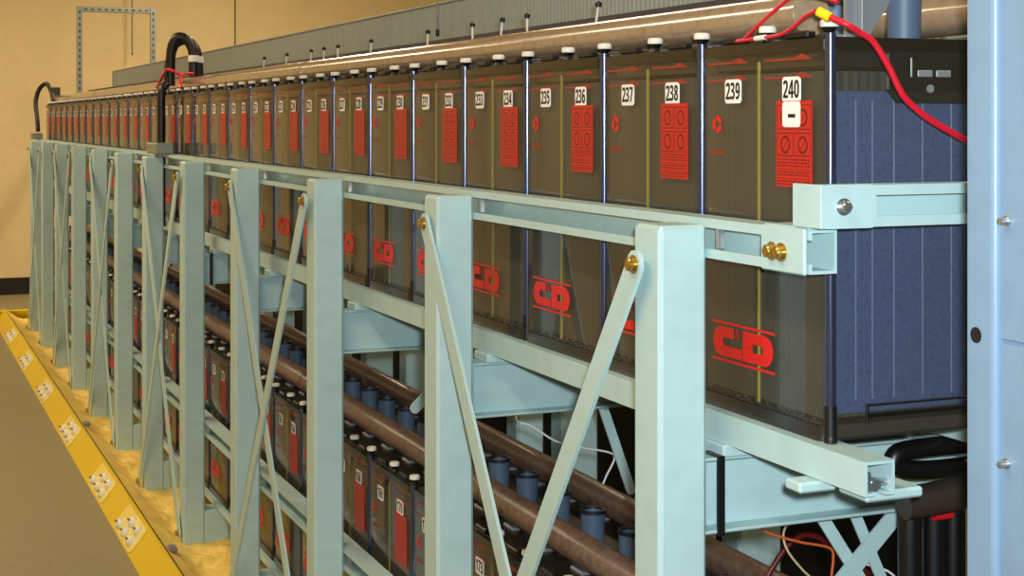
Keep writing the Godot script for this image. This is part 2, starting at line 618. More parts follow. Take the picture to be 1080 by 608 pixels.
func make_jar(first_no: int) -> Node3D:
	var t := thing("battery_jar", "", "battery jar")
	part("plate_pack", parts_cache["pack0.016"], M.pack_side, t)
	part("plate_pack", parts_cache["pack0.17"], M.pack_side, t)
	part("case", parts_cache["case"], M.case_plastic, t)
	part("base_tray", parts_cache["base"], M.jar_base, t)
	part("partition", parts_cache["partition"], M.partition, t)
	part("lid", parts_cache["lid"], M.lid, t)
	part("header", parts_cache["header"], M.lid_dark, t)
	var tb := part("sampling_tube", parts_cache["tube"], M.tube_dark, t)
	tb.position = Vector3(0.005, 0, 0.0)
	part("tube_foot", parts_cache["tube_foot"], M.rubber, tb)
	for z in [-0.013, -0.160]:
		var st := part("vent_cap", parts_cache["cap_stem"], M.rubber, t)
		st.position = Vector3(0.012, 0.5215, z)
		part("cap_top", parts_cache["cap_top"], M.cap_white, st)
	for z in [-0.080, -0.242]:
		var fa := part("flame_arrestor", parts_cache["arrestor"], M.arrestor, t)
		fa.position = Vector3(0.18, 0.522, z)
		part("rim", parts_cache["arrestor_rim"], M.arrestor_rim, fa)
		for x in [0.08, 0.28]:
			var tp := part("terminal", parts_cache["terminal"], M.lead, t)
			tp.position = Vector3(x, 0.521, z)
		var cl := part("lid_clip", parts_cache["clip"], M.rubber, t)
		cl.position = Vector3(0.012, 0.5215, z)
	# prints and tags on the front, each proud of the case
	for k in 2:
		var z: float = [-0.0595, -0.2085][k]
		var lb := stamp("number_tag", rrect(0.043, 0.034, 0.005, 3), 0.0012, Vector3(-0.0002, 0.438, z - 0.043), M.label_white, t)
		var tx := part("numeral", text_mesh(str(first_no - k), 0.024), M.ink, lb)
		tx.transform = Transform3D(facing_aisle(Vector3.ZERO).basis * Basis.from_scale(Vector3(0.72, 1, 1)), Vector3(-0.0014, 0.017, 0.0215))
	var wl := part("warning_label", parts_cache["warning"], M.warning_print, t)
	wl.position = Vector3(-0.0004, 0.325, -0.032)
	# recycling mark on the other cell: ring of three bars and a word line
	var b := mb()
	for i in 3:
		# a fat arc with an arrow point
		var poly := PackedVector2Array()
		var a0 := TAU * i / 3 + 0.25
		for q in 6:
			var g := a0 + 1.25 * q / 5
			poly.append(Vector2(cos(g), sin(g)) * 0.0125)
		poly.append(Vector2(cos(a0 + 1.25), sin(a0 + 1.25)) * 0.0155)
		poly.append(Vector2(cos(a0 + 1.75), sin(a0 + 1.75)) * 0.0095)
		poly.append(Vector2(cos(a0 + 1.25), sin(a0 + 1.25)) * 0.0035)
		for q in 6:
			var g := a0 + 1.25 * (5 - q) / 5
			poly.append(Vector2(cos(g), sin(g)) * 0.006)
		b.prism(poly, 0, 0.0008, facing_aisle(Vector3.ZERO))
	var rm := part("recycling_mark", b.mesh(), M.print_red, t)
	rm.position = Vector3(-0.0004, 0.408, -0.274)
	b = mb()
	for i in 6:
		b.prism(PackedVector2Array([Vector2(-0.020 + i * 0.0068, 0), Vector2(-0.0155 + i * 0.0068, 0), Vector2(-0.0155 + i * 0.0068, 0.005), Vector2(-0.020 + i * 0.0068, 0.005)]), 0, 0.0008, facing_aisle(Vector3.ZERO))
	var wd := part("fine_print", b.mesh(), M.print_red_dull, t)
	wd.position = Vector3(-0.0004, 0.365, -0.272)
	# level marks near the top of both cells
	b = mb()
	for z in [-0.147, -0.304]:
		for y in [0.494, 0.470]:
			b.prism(PackedVector2Array([Vector2(0, y), Vector2(0.112, y), Vector2(0.112, y + 0.0026), Vector2(0, y + 0.0026)]), 0, 0.0008, facing_aisle(Vector3(-0.0004, 0, z)))
			b.prism(PackedVector2Array([Vector2(0.074, y + 0.003), Vector2(0.106, y + 0.003), Vector2(0.090, y + 0.008)]), 0, 0.0008, facing_aisle(Vector3(-0.0004, 0, z)))
	part("level_mark", b.mesh(), M.print_red_dull, t)
	b = mb()
	for p in logo_polys():
		b.prism(p, 0, 0.0009, facing_aisle(Vector3.ZERO))
	var lg := part("maker_mark", b.mesh(), M.print_red, t)
	lg.position = Vector3(-0.0004, 0.068, -0.287)
	var am := part("ampersand", text_mesh("&", 0.014), M.print_red_dull, lg)
	am.transform = Transform3D(facing_aisle(Vector3.ZERO).basis, Vector3(-0.0008, 0.043, 0.070))
	return t


func renumber(j: Node3D, first_no: int) -> void:
	(j.get_node("number_tag/numeral") as MeshInstance3D).mesh = text_mesh(str(first_no), 0.024)
	(j.get_node("number_tag_001/numeral") as MeshInstance3D).mesh = text_mesh(str(first_no - 1), 0.024)


func build_jars() -> void:
	jar_meshes()
	var proto: Node3D = null
	for row in 2:
		var y := UP_Y if row == 0 else LO_Y
		var top_no := 240 if row == 0 else 180
		for i in range(0 if row == 0 else 1, 30):
			var no := top_no - 2 * i
			var j: Node3D
			if proto == null:
				proto = make_jar(no)
				j = proto
			else:
				j = proto.duplicate()
				j.name = numbered("battery_jar")
				add_child(j, true)
				renumber(j, no)
			j.position = pos(FX, y, J0 + JW * i)
			var place: String = ORDINALS[i] + " from the cabinet end"
			if i == 0:
				place = "the nearest to the cabinet"
			elif i == 29:
				place = "last one at the far end"
			tag(j, "clear battery jar tagged %d, %s, %s shelf" % [no, place, "upper" if row == 0 else "lower"], "battery jar", "battery jars on the " + ("upper shelf" if row == 0 else "lower shelf"))
	# what only the near end jar shows: its last plate face on, the dark bridge above it and the minus tag
	var b := mb()
	b.prism(rrect(0.345, 0.418, 0.012, 4), 0, 0.003, Transform3D(Basis.IDENTITY, Vector3(0.005, 0.034, -0.0145)))
	var ep := part("end_plate", b.mesh(), M.pack_grey, proto, "blue-grey end plate")
	b = mb()
	for x in [0.052, 0.078, 0.112, 0.158, 0.205, 0.252, 0.300]:
		b.box(Vector3(x, 0.245, -0.0112), Vector3(0.0022, 0.39, 0.0012), 0.0004)
	part("plate_rib", b.mesh(), M.pack_end, ep)
	b = mb()
	b.box(Vector3(0.20, 0.478, -0.012), Vector3(0.20, 0.052, 0.006), 0.003)
	b.prism(PackedVector2Array([Vector2(0.10, 0.452), Vector2(0.115, 0.436), Vector2(0.29, 0.436), Vector2(0.305, 0.452)]), -0.0145, -0.0092)
	var br := part("plate_bridge", b.mesh(), M.lid_dark, proto, "black bridge over the end plate")
	b = mb()
	b.box(Vector3(0.160, 0.476, -0.0085), Vector3(0.024, 0.009, 0.002), 0.001)
	b.box(Vector3(0.190, 0.476, -0.0085), Vector3(0.024, 0.009, 0.002), 0.001)
	b.box(Vector3(0.138, 0.484, -0.0085), Vector3(0.003, 0.026, 0.002), 0.001)
	b.rod(Vector3(0.168, 0.456, -0.0105), Vector3(0.168, 0.456, -0.007), 0.0055, 12)
	part("bridge_clip", b.mesh(), M.lead, br)
	b = mb()
	b.box(Vector3(0.2, 0.030, -0.007), Vector3(0.27, 0.006, 0.004), 0.001)
	b.box(Vector3(0.2, 0.043, -0.007), Vector3(0.27, 0.003, 0.004), 0.001)
	b.box(Vector3(0.067, 0.032, -0.007), Vector3(0.004, 0.026, 0.004), 0.001)
	part("end_foot_rail", b.mesh(), M.rubber, proto)
	var mt := stamp("minus_tag", rrect(0.043, 0.034, 0.005, 3), 0.0014, Vector3(-0.0004, 0.405, -0.1015), M.label_white, proto)
	var mk := mb()
	mk.box(Vector3(-0.0016, 0.015, 0.0225), Vector3(0.0006, 0.005, 0.017), 0.0002)
	part("minus_sign", mk.mesh(), M.ink, mt)


# ---------------------------------------------------------------- the rack
# a lipped channel, 42 mm deep, open towards -x in its own (x, y) drawing
func channel(w: float, h: float, t := 0.004, lip := 0.013) -> PackedVector2Array:
	return PackedVector2Array([Vector2(w, 0), Vector2(w, h), Vector2(0, h), Vector2(0, h - lip), Vector2(t, h - lip), Vector2(t, h - t), Vector2(w - t, h - t), Vector2(w - t, t), Vector2(t, t), Vector2(t, lip), Vector2(0, lip), Vector2(0, 0)])


func flat_bar(b: MB, a: Vector3, c: Vector3, width: float, thick: float, out: Vector3) -> void:
	# a flat bar with rounded ends between two bolt centres, its face towards out
	var along := (c - a).normalized()
	var side := out.cross(along).normalized()
	var len_ := a.distance_to(c)
	var poly := PackedVector2Array()
	for i in 7:
		var g := PI / 2 + PI * i / 6
		poly.append(Vector2(cos(g) * width / 2, sin(g) * width / 2))
	for i in 7:
		var g := -PI / 2 + PI * i / 6
		poly.append(Vector2(len_ + cos(g) * width / 2, sin(g) * width / 2))
	b.prism(poly, -thick / 2, thick / 2, Transform3D(Basis(along, side, out), a))


func bolt(b: MB, at: Vector3, axis: Vector3, r := 0.011) -> void:
	var up := axis.normalized()
	var side := up.cross(Vector3.UP if absf(up.y) < 0.9 else Vector3.RIGHT).normalized()
	var base := Basis(side, up, side.cross(up))
	b.lathe([Vector2(r * 1.35, 0), Vector2(r * 1.35, 0.002), Vector2(r * 0.95, 0.002)], at, 14, base)
	b.lathe([Vector2(r, 0.002), Vector2(r, 0.009), Vector2(r * 0.82, 0.011), Vector2(0, 0.011)], at, 6, base)


func build_rack() -> void:
	var rack := thing("battery_rack", "long grey-green steel rack with square posts and crossed braces carrying the battery jars", "rack")
	var back_top := 1.72
	for i in POST_D.size():
		var d: float = POST_D[i]
		var b := mb()
		b.box(pos(1.0228, 0.678, d + 0.039), Vector3(0.0755, 1.354, 0.078), 0.006)
		part("post", b.mesh(), M.grey_green_paint, rack)
		b = mb()
		b.box(pos(1.331, 0.0635, d + 0.039), Vector3(0.541, 0.125, 0.0772), 0.004)
		part("foot_beam", b.mesh(), M.grey_green_paint, rack)
		b = mb()
		b.box(pos(1.562, back_top / 2, d + 0.039), Vector3(0.076, back_top, 0.076), 0.006)
		part("back_post", b.mesh(), M.grey_green_paint, rack)
		# the cross beam: a pressed channel with rolled edges, its web set back from them
		b = mb()
		b.box(pos(1.292, 0.973, d + 0.046), Vector3(0.463, 0.098, 0.006), 0.002)
		b.box(pos(1.292, 1.0245, d + 0.044), Vector3(0.463, 0.005, 0.060), 0.002)
		b.box(pos(1.292, 0.9225, d + 0.044), Vector3(0.463, 0.005, 0.060), 0.002)
		b.box(pos(1.0640, 0.973, d + 0.040), Vector3(0.006, 0.104, 0.052), 0.002)
		part("cross_beam", b.mesh(), M.grey_green_paint, rack)
		for x in [1.122, 1.44]:
			b = mb()
			b.box(pos(x, 1.0355, d + 0.044), Vector3(0.062, 0.017, 0.07), 0.002)
			part("clamp_plate", b.mesh(), M.grey_green_paint, rack)
		# hanger struts under the beam: crossed, except a single one at the second frame
		if i < 3:
			b = mb()
			if i == 1:
				flat_bar(b, pos(1.363, 0.922, d + 0.060), pos(1.430, 0.738, d + 0.060), 0.020, 0.004, Vector3(0, 0, 1))
			else:
				flat_bar(b, pos(1.282, 0.922, d + 0.060), pos(1.389, 0.765, d + 0.060), 0.019, 0.004, Vector3(0, 0, 1))
			part("hanger_strut", b.mesh(), M.grey_green_paint, rack)
			if i != 1:
				b = mb()
				flat_bar(b, pos(1.434, 0.922, d + 0.052), pos(1.263, 0.765, d + 0.052), 0.028, 0.004, Vector3(0, 0, 1))
				part("hanger_strut", b.mesh(), M.grey_green_paint, rack)
			if i == 0:
				b = mb()
				flat_bar(b, pos(1.345, 0.925, d + 0.068), pos(1.418, 0.770, d + 0.068), 0.018, 0.003, Vector3(0, 0, 1))
				part("hanger_strut", b.mesh(), M.grey_green_paint, rack)
	# crossed flat braces on the aisle side of every second bay
	for i in range(0, POST_D.size() - 1, 2):
		var d0: float = POST_D[i] + 0.042
		var d1: float = POST_D[i + 1] + 0.048
		for k in 2:
			var a := pos(0.970 + 0.0072 * k, 1.300, d0 if k == 0 else d1)
			var c := pos(0.970 + 0.0072 * k, 0.045, d1 if k == 0 else d0)
			var b := mb()
			flat_bar(b, a, c, 0.040, 0.006, Vector3(-1, 0, 0))
			var br := part("diagonal_brace", b.mesh(), M.grey_green_paint, rack)
			for at in [a, c]:
				b = mb()
				bolt(b, at + Vector3(-0.0025, 0, 0), Vector3(-1, 0, 0), 0.010)
				part("bolt", b.mesh(), M.brass, br)
	# side rails: lipped channels behind the posts, open to the aisle, at mid height of both rows
	for row in 2:
		var y0 := 1.309 if row == 0 else 0.388
		for seg in [[1.588, 4.10], [4.104, 6.31], [6.42, 8.9], [8.904, 11.45]]:
			var b := mb()
			b.prism(channel(0.0405, 0.055), -seg[1], -seg[0], Transform3D(Basis.IDENTITY, Vector3(1.0612, y0, 0)))
			var rl := part("side_rail", b.mesh(), M.grey_green_paint, rack)
			for d in POST_D:
				if d > seg[0] and d < seg[1]:
					b = mb()
					b.box(pos(1.070, y0 + 0.0275, d - 0.018), Vector3(0.012, 0.030, 0.006), 0.002)
					part("rail_clip", b.mesh(), M.zinc, rl)
	# shelf rails under the jars
	for row in 2:
		for x in [1.100, 1.420]:
			var b := mb()
			if row == 0:
				b.prism(PackedVector2Array([Vector2(0, 0), Vector2(0.014, 0), Vector2(0.014, 0.004), Vector2(0.004, 0.004), Vector2(0.004, 0.038), Vector2(0.040, 0.038), Vector2(0.040, 0.004), Vector2(0.030, 0.004), Vector2(0.030, 0), Vector2(0.044, 0), Vector2(0.044, 0.042), Vector2(0, 0.042)]), -11.5, -1.528, Transform3D(Basis.IDENTITY, Vector3(x, 1.0438, 0)))
			else:
				b.box(pos(x + 0.022, 0.135, 6.6), Vector3(0.044, 0.0175, 9.9), 0.002)
			var sr := part("shelf_rail", b.mesh(), M.grey_green_paint, rack)
			if row == 0 and x < 1.2:
				b = mb()
				b.rod(pos(1.122, 1.054, 1.60), pos(1.122, 1.054, 1.535), 0.007, 10)
				b.box(pos(1.112, 1.060, 1.545), Vector3(0.006, 0.022, 0.02), 0.001)
				b.rod(pos(1.106, 1.061, 1.542), pos(1.140, 1.056, 1.540), 0.0045, 8)
				part("channel_nut", b.mesh(), M.zinc, sr)
				b = mb()
				b.box(pos(1.160, 1.0365, 1.578), Vector3(0.086, 0.013, 0.06), 0.003)
				b.box(pos(1.098, 1.0355, 1.640), Vector3(0.056, 0.014, 0.035), 0.003)
				part("end_clamp", b.mesh(), M.grey_green_paint, sr)
	# end of the upper side rail: angle bracket, then the end rail that crosses in front of the last jar
	var e := mb()
	e.box(pos(1.0575, 1.3365, 1.640), Vector3(0.006, 0.058, 0.100), 0.002)
	e.box(pos(1.0815, 1.3655, 1.640), Vector3(0.042, 0.003, 0.100), 0.001)
	var bk := part("rail_bracket", e.mesh(), M.grey_green_paint, rack)
	for d in [1.640, 1.662]:
		e = mb()
		bolt(e, pos(1.0545, 1.333, d), Vector3(-1, 0, 0), 0.009)
		part("bolt", e.mesh(), M.brass, bk)
	e = mb()
	e.prism(channel(0.042, 0.052), 0, 0.46, Transform3D(Basis(Vector3(0, 0, -1), Vector3(0, 1, 0), Vector3(1, 0, 0)), Vector3(1.0602, 1.368, -1.562)))
	var er := part("end_rail", e.mesh(), M.grey_green_paint, rack)
	e = mb()
	e.prism(rrect(0.082, 0.054, 0.008, 3), 0, 0.005, Transform3D(Basis.IDENTITY, Vector3(1.0560, 1.3672, -1.5615)))
	e.box(pos(1.0582, 1.3942, 1.587), Vector3(0.0045, 0.054, 0.062), 0.001)
	var ec := part("corner_bracket", e.mesh(), M.grey_green_paint, er)
	e = mb()
	bolt(e, pos(1.089, 1.394, 1.5565), Vector3(0, 0, 1), 0.008)
	part("bolt", e.mesh(), M.zinc, er)
	ec.set_meta("label", "folded corner bracket")
	# saddle boxes on top of the rail where the cables come down, and cable ties round two beams
	for q in [[6.19, 0.24], [11.36, 0.16]]:
		e = mb()
		e.box(pos(1.047, 1.387, q[0]), Vector3(0.068, 0.044, q[1]), 0.004)
		part("saddle_box", e.mesh(), M.galvanised, rack)
	for q in [[1.088, 1.836], [1.085, 5.345]]:
		e = mb()
		e.box(pos(q[0], 0.974, q[1] + 0.0105), Vector3(0.012, 0.112, 0.004), 0.001)
		e.box(pos(q[0], 1.0285, q[1] + 0.03), Vector3(0.012, 0.003, 0.04), 0.001)
		part("cable_tie", e.mesh(), M.rubber, rack, "black cable tie")
	# the rack of the next row, back to back with this one: only its posts and lower rail show through the gaps
	var other := thing("battery_rack", "second grey rack behind, seen only through the gap between the two shelves", "rack")
	for i in 7:
		var b := mb()
		b.box(pos(1.705, 0.6, POST_D[i] + 0.04), Vector3(0.105, 1.2, 0.076), 0.006)
		part("post", b.mesh(), M.grey_green_paint, other)
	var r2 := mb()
	r2.box(pos(2.12, 0.79, 6.6), Vector3(0.006, 1.56, 10.0), 0.001)  # added sheet: keeps the view through the gap dark, hides the lit wall
	part("added_dark_sheet", r2.mesh(), M.added_dark_sheet, other)


# ---------------------------------------------------------------- things on and round the rack
func build_covers() -> void:
	var joints := [1.79, 4.47, 7.05, 9.2, 11.42]
	for row in 2:
		for k in 2:
			var x: float = [1.20, 1.40][k]
			var y: float = (UP_Y if row == 0 else LO_Y) + 0.519 + 0.0435
			for s in 4:
				var r := 0.0295 + 0.0012 * (s % 2)
				var path := []
				var d0: float = joints[s] - (0.13 if s == 0 and k == 1 else 0.0)
				if row == 1 and s == 0:
					d0 = 2.0
				var d1: float = joints[s + 1] - 0.004
				var segs := 14
				for i in segs + 1:
					path.append(pos(x, y, lerpf(d0, d1, float(i) / segs)))
				var b := mb()
				b.tube(path, r, 24)
				# moulded rim at both ends of each length
				for d in [d0 + 0.006, d1 - 0.006]:
					b.tube([pos(x, y, d - 0.005), pos(x, y, d + 0.005)], r + 0.0012, 24)
				var w: String = ["near", "second", "third", "far"][s]
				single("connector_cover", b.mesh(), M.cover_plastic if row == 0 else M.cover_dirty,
					"%s length of the %s brownish plastic tube cover along the tops of the %s jars" % [w, ["front", "back"][k], ["upper", "lower"][row]], "tube cover", "tube covers over the %s jars" % ["upper", "lower"][row])


func build_partition() -> void:
	var t := thing("ribbed_screen", "long grey ribbed sheet screen rising behind the upper row of jars", "screen")
	var b := mb()
	var d0 := 1.9
	var d1 := 11.58
	var pitch := 0.022
	var k := int((d1 - d0) / pitch)
	var poly := PackedVector2Array()
	for i in k:
		var d := d0 + i * pitch
		for q in [[0.0, 0.0], [0.012, 0.0], [0.014, 0.004], [0.020, 0.004]]:
			poly.append(Vector2(d + q[0], q[1]))
	# drawn as strips so that the long outline needs no triangulation
	for i in poly.size() - 1:
		var p := poly[i]
		var q := poly[i + 1]
		var m := Vector3(-(q.x - p.x), 0, -(q.y - p.y)).normalized()
		b.quad(Vector3(1.612 + p.y, 1.56, -p.x), Vector3(1.612 + q.y, 1.56, -q.x), Vector3(1.612 + q.y, 1.862, -q.x), Vector3(1.612 + p.y, 1.862, -p.x), m)
	b.box(pos(1.622, 1.711, (d0 + d1) / 2), Vector3(0.006, 0.302, d1 - d0), 0.0)
	part("sheet", b.mesh(), M.partition_grey, t)
	b = mb()
	b.box(pos(1.617, 1.864, (d0 + d1) / 2), Vector3(0.020, 0.008, d1 - d0), 0.002)
	part("top_edge", b.mesh(), M.partition_grey, t)
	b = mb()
	b.box(pos(1.6065, 1.700, (d0 + 12.95) / 2), Vector3(0.008, 0.10, 12.95 - d0), 0.002)  # dark strip standing in for the shadowed gap below the ribbed sheet
	part("shadow_gap_strip", b.mesh(), M.gap_shade, t, "dark strip painted as the shadowed gap below the screen")
	b = mb()
	b.box(pos(1.617, 1.711, d1), Vector3(0.020, 0.310, 0.012), 0.002)
	part("end_edge", b.mesh(), M.partition_grey, t)


func build_curb() -> void:
	var t := thing("spill_curb", "low yellow metal spill curb along the aisle floor with white capped bolts", "curb")
	var b := mb()
	var prof := PackedVector2Array([Vector2(0.793, 0.0), Vector2(0.861, 0.085), Vector2(0.872, 0.085), Vector2(0.872, 0.079), Vector2(0.866, 0.079), Vector2(0.803, 0.0)])
	b.prism(prof, -11.95, -4.2, Transform3D.IDENTITY)
	part("curb_plate", b.mesh(), M.curb_yellow, t)
	b = mb()
	b.prism(PackedVector2Array([Vector2(11.95, 0.0), Vector2(11.88, 0.085), Vector2(11.872, 0.079), Vector2(11.93, 0.0)]), 0.80, 1.7, Transform3D(Basis(Vector3(0, 0, -1), Vector3(0, 1, 0), Vector3(1, 0, 0)), Vector3.ZERO))
	part("curb_return", b.mesh(), M.curb_yellow, t)
	var nrm := Vector3(-0.085, 0.068, 0).normalized()
	var groups := [5.52, 6.25, 7.36, 8.50, 9.62, 10.75]
	for g in groups.size():
		var d: float = groups[g]
		b = mb()
		var s := Vector3(0.068, 0.085, 0).normalized()
		var base := Transform3D(Basis(s, Vector3(0, 0, -1), nrm), Vector3(0.793, 0, -d))
		b.prism(rrect(0.096, 0.40, 0.02, 3), 0.0005, 0.004, base * Transform3D(Basis.IDENTITY, Vector3(0.008, -0.2, 0)))
		var pl := part("splice_plate", b.mesh(), M.tape_clear, t)
		for r in 3:
			for c in 2:
				if r == 2 and c == 1:
					continue
				var at: Vector3 = base * Vector3(0.036 + 0.042 * c, -0.13 + 0.125 * r, 0.003)
				b = mb()
				var nb := Basis(s, nrm, s.cross(nrm))
				b.lathe([Vector2(0.0205, 0), Vector2(0.0205, 0.005), Vector2(0.016, 0.014), Vector2(0.008, 0.018), Vector2(0, 0.018)], at, 16, nb)
				var wc := part("bolt_cap", b.mesh(), M.washer_white, pl)
				b = mb()
				bolt(b, at + nrm * 0.0172, nrm, 0.0036)
				part("nut", b.mesh(), M.bolt_grey, wc)
	# the crumpled liner from the curb in under the rack
	var f := FastNoiseLite.new()
	f.seed = 77
	f.frequency = 3.2
	f.fractal_octaves = 3
	var f2 := FastNoiseLite.new()
	f2.seed = 78
	f2.frequency = 11.0
	b = mb()
	var nx := 26
	var nz := 240
	var hgt := func(x: float, d: float) -> float:
		var y := 0.008 + 0.038 * absf(f.get_noise_2d(x * 2.2, d)) + 0.010 * f2.get_noise_2d(x, d * 0.8)
		var near_curb := clampf((0.985 - x) / 0.11, 0.0, 1.0)
		y = lerpf(maxf(y, 0.004), 0.088, pow(near_curb, 1.15))
		return y
	var grid := []
	for i in nz + 1:
		var rowp := []
		for j in nx + 1:
			var d := lerpf(2.2, 11.86, float(i) / nz)
			var x := lerpf(0.8745, 1.64, pow(float(j) / nx, 1.2))
			rowp.append(Vector3(x, hgt.call(x, d), -d))
		grid.append(rowp)
	var nr := func(i: int, j: int) -> Vector3:
		var a: Vector3 = grid[mini(i + 1, nz)][j] - grid[maxi(i - 1, 0)][j]
		var c: Vector3 = grid[i][mini(j + 1, nx)] - grid[i][maxi(j - 1, 0)]
		var m := a.cross(c).normalized()
		return m if m.y > 0 else -m
	for i in nz:
		for j in nx:
			var a: Vector3 = grid[i][j]
			var c: Vector3 = grid[i][j + 1]
			var e: Vector3 = grid[i + 1][j + 1]
			var g: Vector3 = grid[i + 1][j]
			b.tri(a, c, e, nr.call(i, j), nr.call(i, j + 1), nr.call(i + 1, j + 1))
			b.tri(a, e, g, nr.call(i, j), nr.call(i + 1, j + 1), nr.call(i + 1, j))
	single("spill_liner", b.mesh(), M.liner_yellow, "crumpled yellow liner cloth lying between the curb and the rack feet", "liner")
	# clips that hold the liner to the curb
	for q in [5.05, 7.28]:
		b = mb()
		b.box(pos(0.893, 0.086, q), Vector3(0.030, 0.016, 0.050), 0.004)
		single("liner_clip", b.mesh(), M.bolt_grey, "small dark metal clip on the liner edge, %s" % ["nearer of the two" if q < 6 else "farther of the two"], "clip", "clips on the liner edge")


func build_cabinet() -> void:
	var t := thing("equipment_cabinet", "tall pale blue-grey metal cabinet at the right edge in front of the rack end", "cabinet", pos(1.10, 0, 0.8))
	var b := mb()
	b.box(Vector3(0.31, 1.0, 0.0), Vector3(0.60, 2.0, 1.06), 0.004)
	part("body", b.mesh(), M.cabinet_paint, t)
	# stile along the far edge, proud of the panels
	b = mb()
	var edge := PackedVector2Array([Vector2(-0.538, 0.012), Vector2(-0.538, 0.0)])
	for i in 7:
		var g := PI / 2 * i / 6
		edge.append(Vector2(-0.5025 + sin(g) * 0.008, 0.008 - cos(g) * 0.008))
	edge.append(Vector2(-0.4945, 0.012))
	b.prism(edge, 0.0, 2.0, Transform3D(Basis(Vector3(0, 0, 1), Vector3(1, 0, 0), Vector3(0, 1, 0)), Vector3(-0.002, 0, 0)))
	var st := part("stile", b.mesh(), M.cabinet_paint, t)
	b = mb()
	b.rod(Vector3(-0.0008, 1.267, -0.524), Vector3(-0.0026, 1.267, -0.524), 0.0088, 20)
	part("hole", b.mesh(), M.slot_black, st, "round black hole")
	var ys := [[0.02, 0.62], [0.624, 1.262], [1.266, 1.98]]
	for q in ys:
		b = mb()
		b.box(Vector3(0.0085, (q[0] + q[1]) / 2, 0.02), Vector3(0.005, q[1] - q[0], 1.034), 0.001)
		part("side_panel", b.mesh(), M.cabinet_paint, t)
	for y in [1.135, 1.393, 0.8, 1.7]:
		b = mb()
		bolt(b, Vector3(0.0058, y, -0.484), Vector3(-1, 0, 0), 0.0042)
		part("screw", b.mesh(), M.zinc, t)


func cable(called: String, pts: Array, r: float, material: Material, label: String, group := "", steps := 8, sides := 12) -> MeshInstance3D:
	var b := mb()
	b.tube(curve(pts, steps), r, sides)
	return single(called, b.mesh(), material, label, "cable" if r > 0.012 else "wire", group)


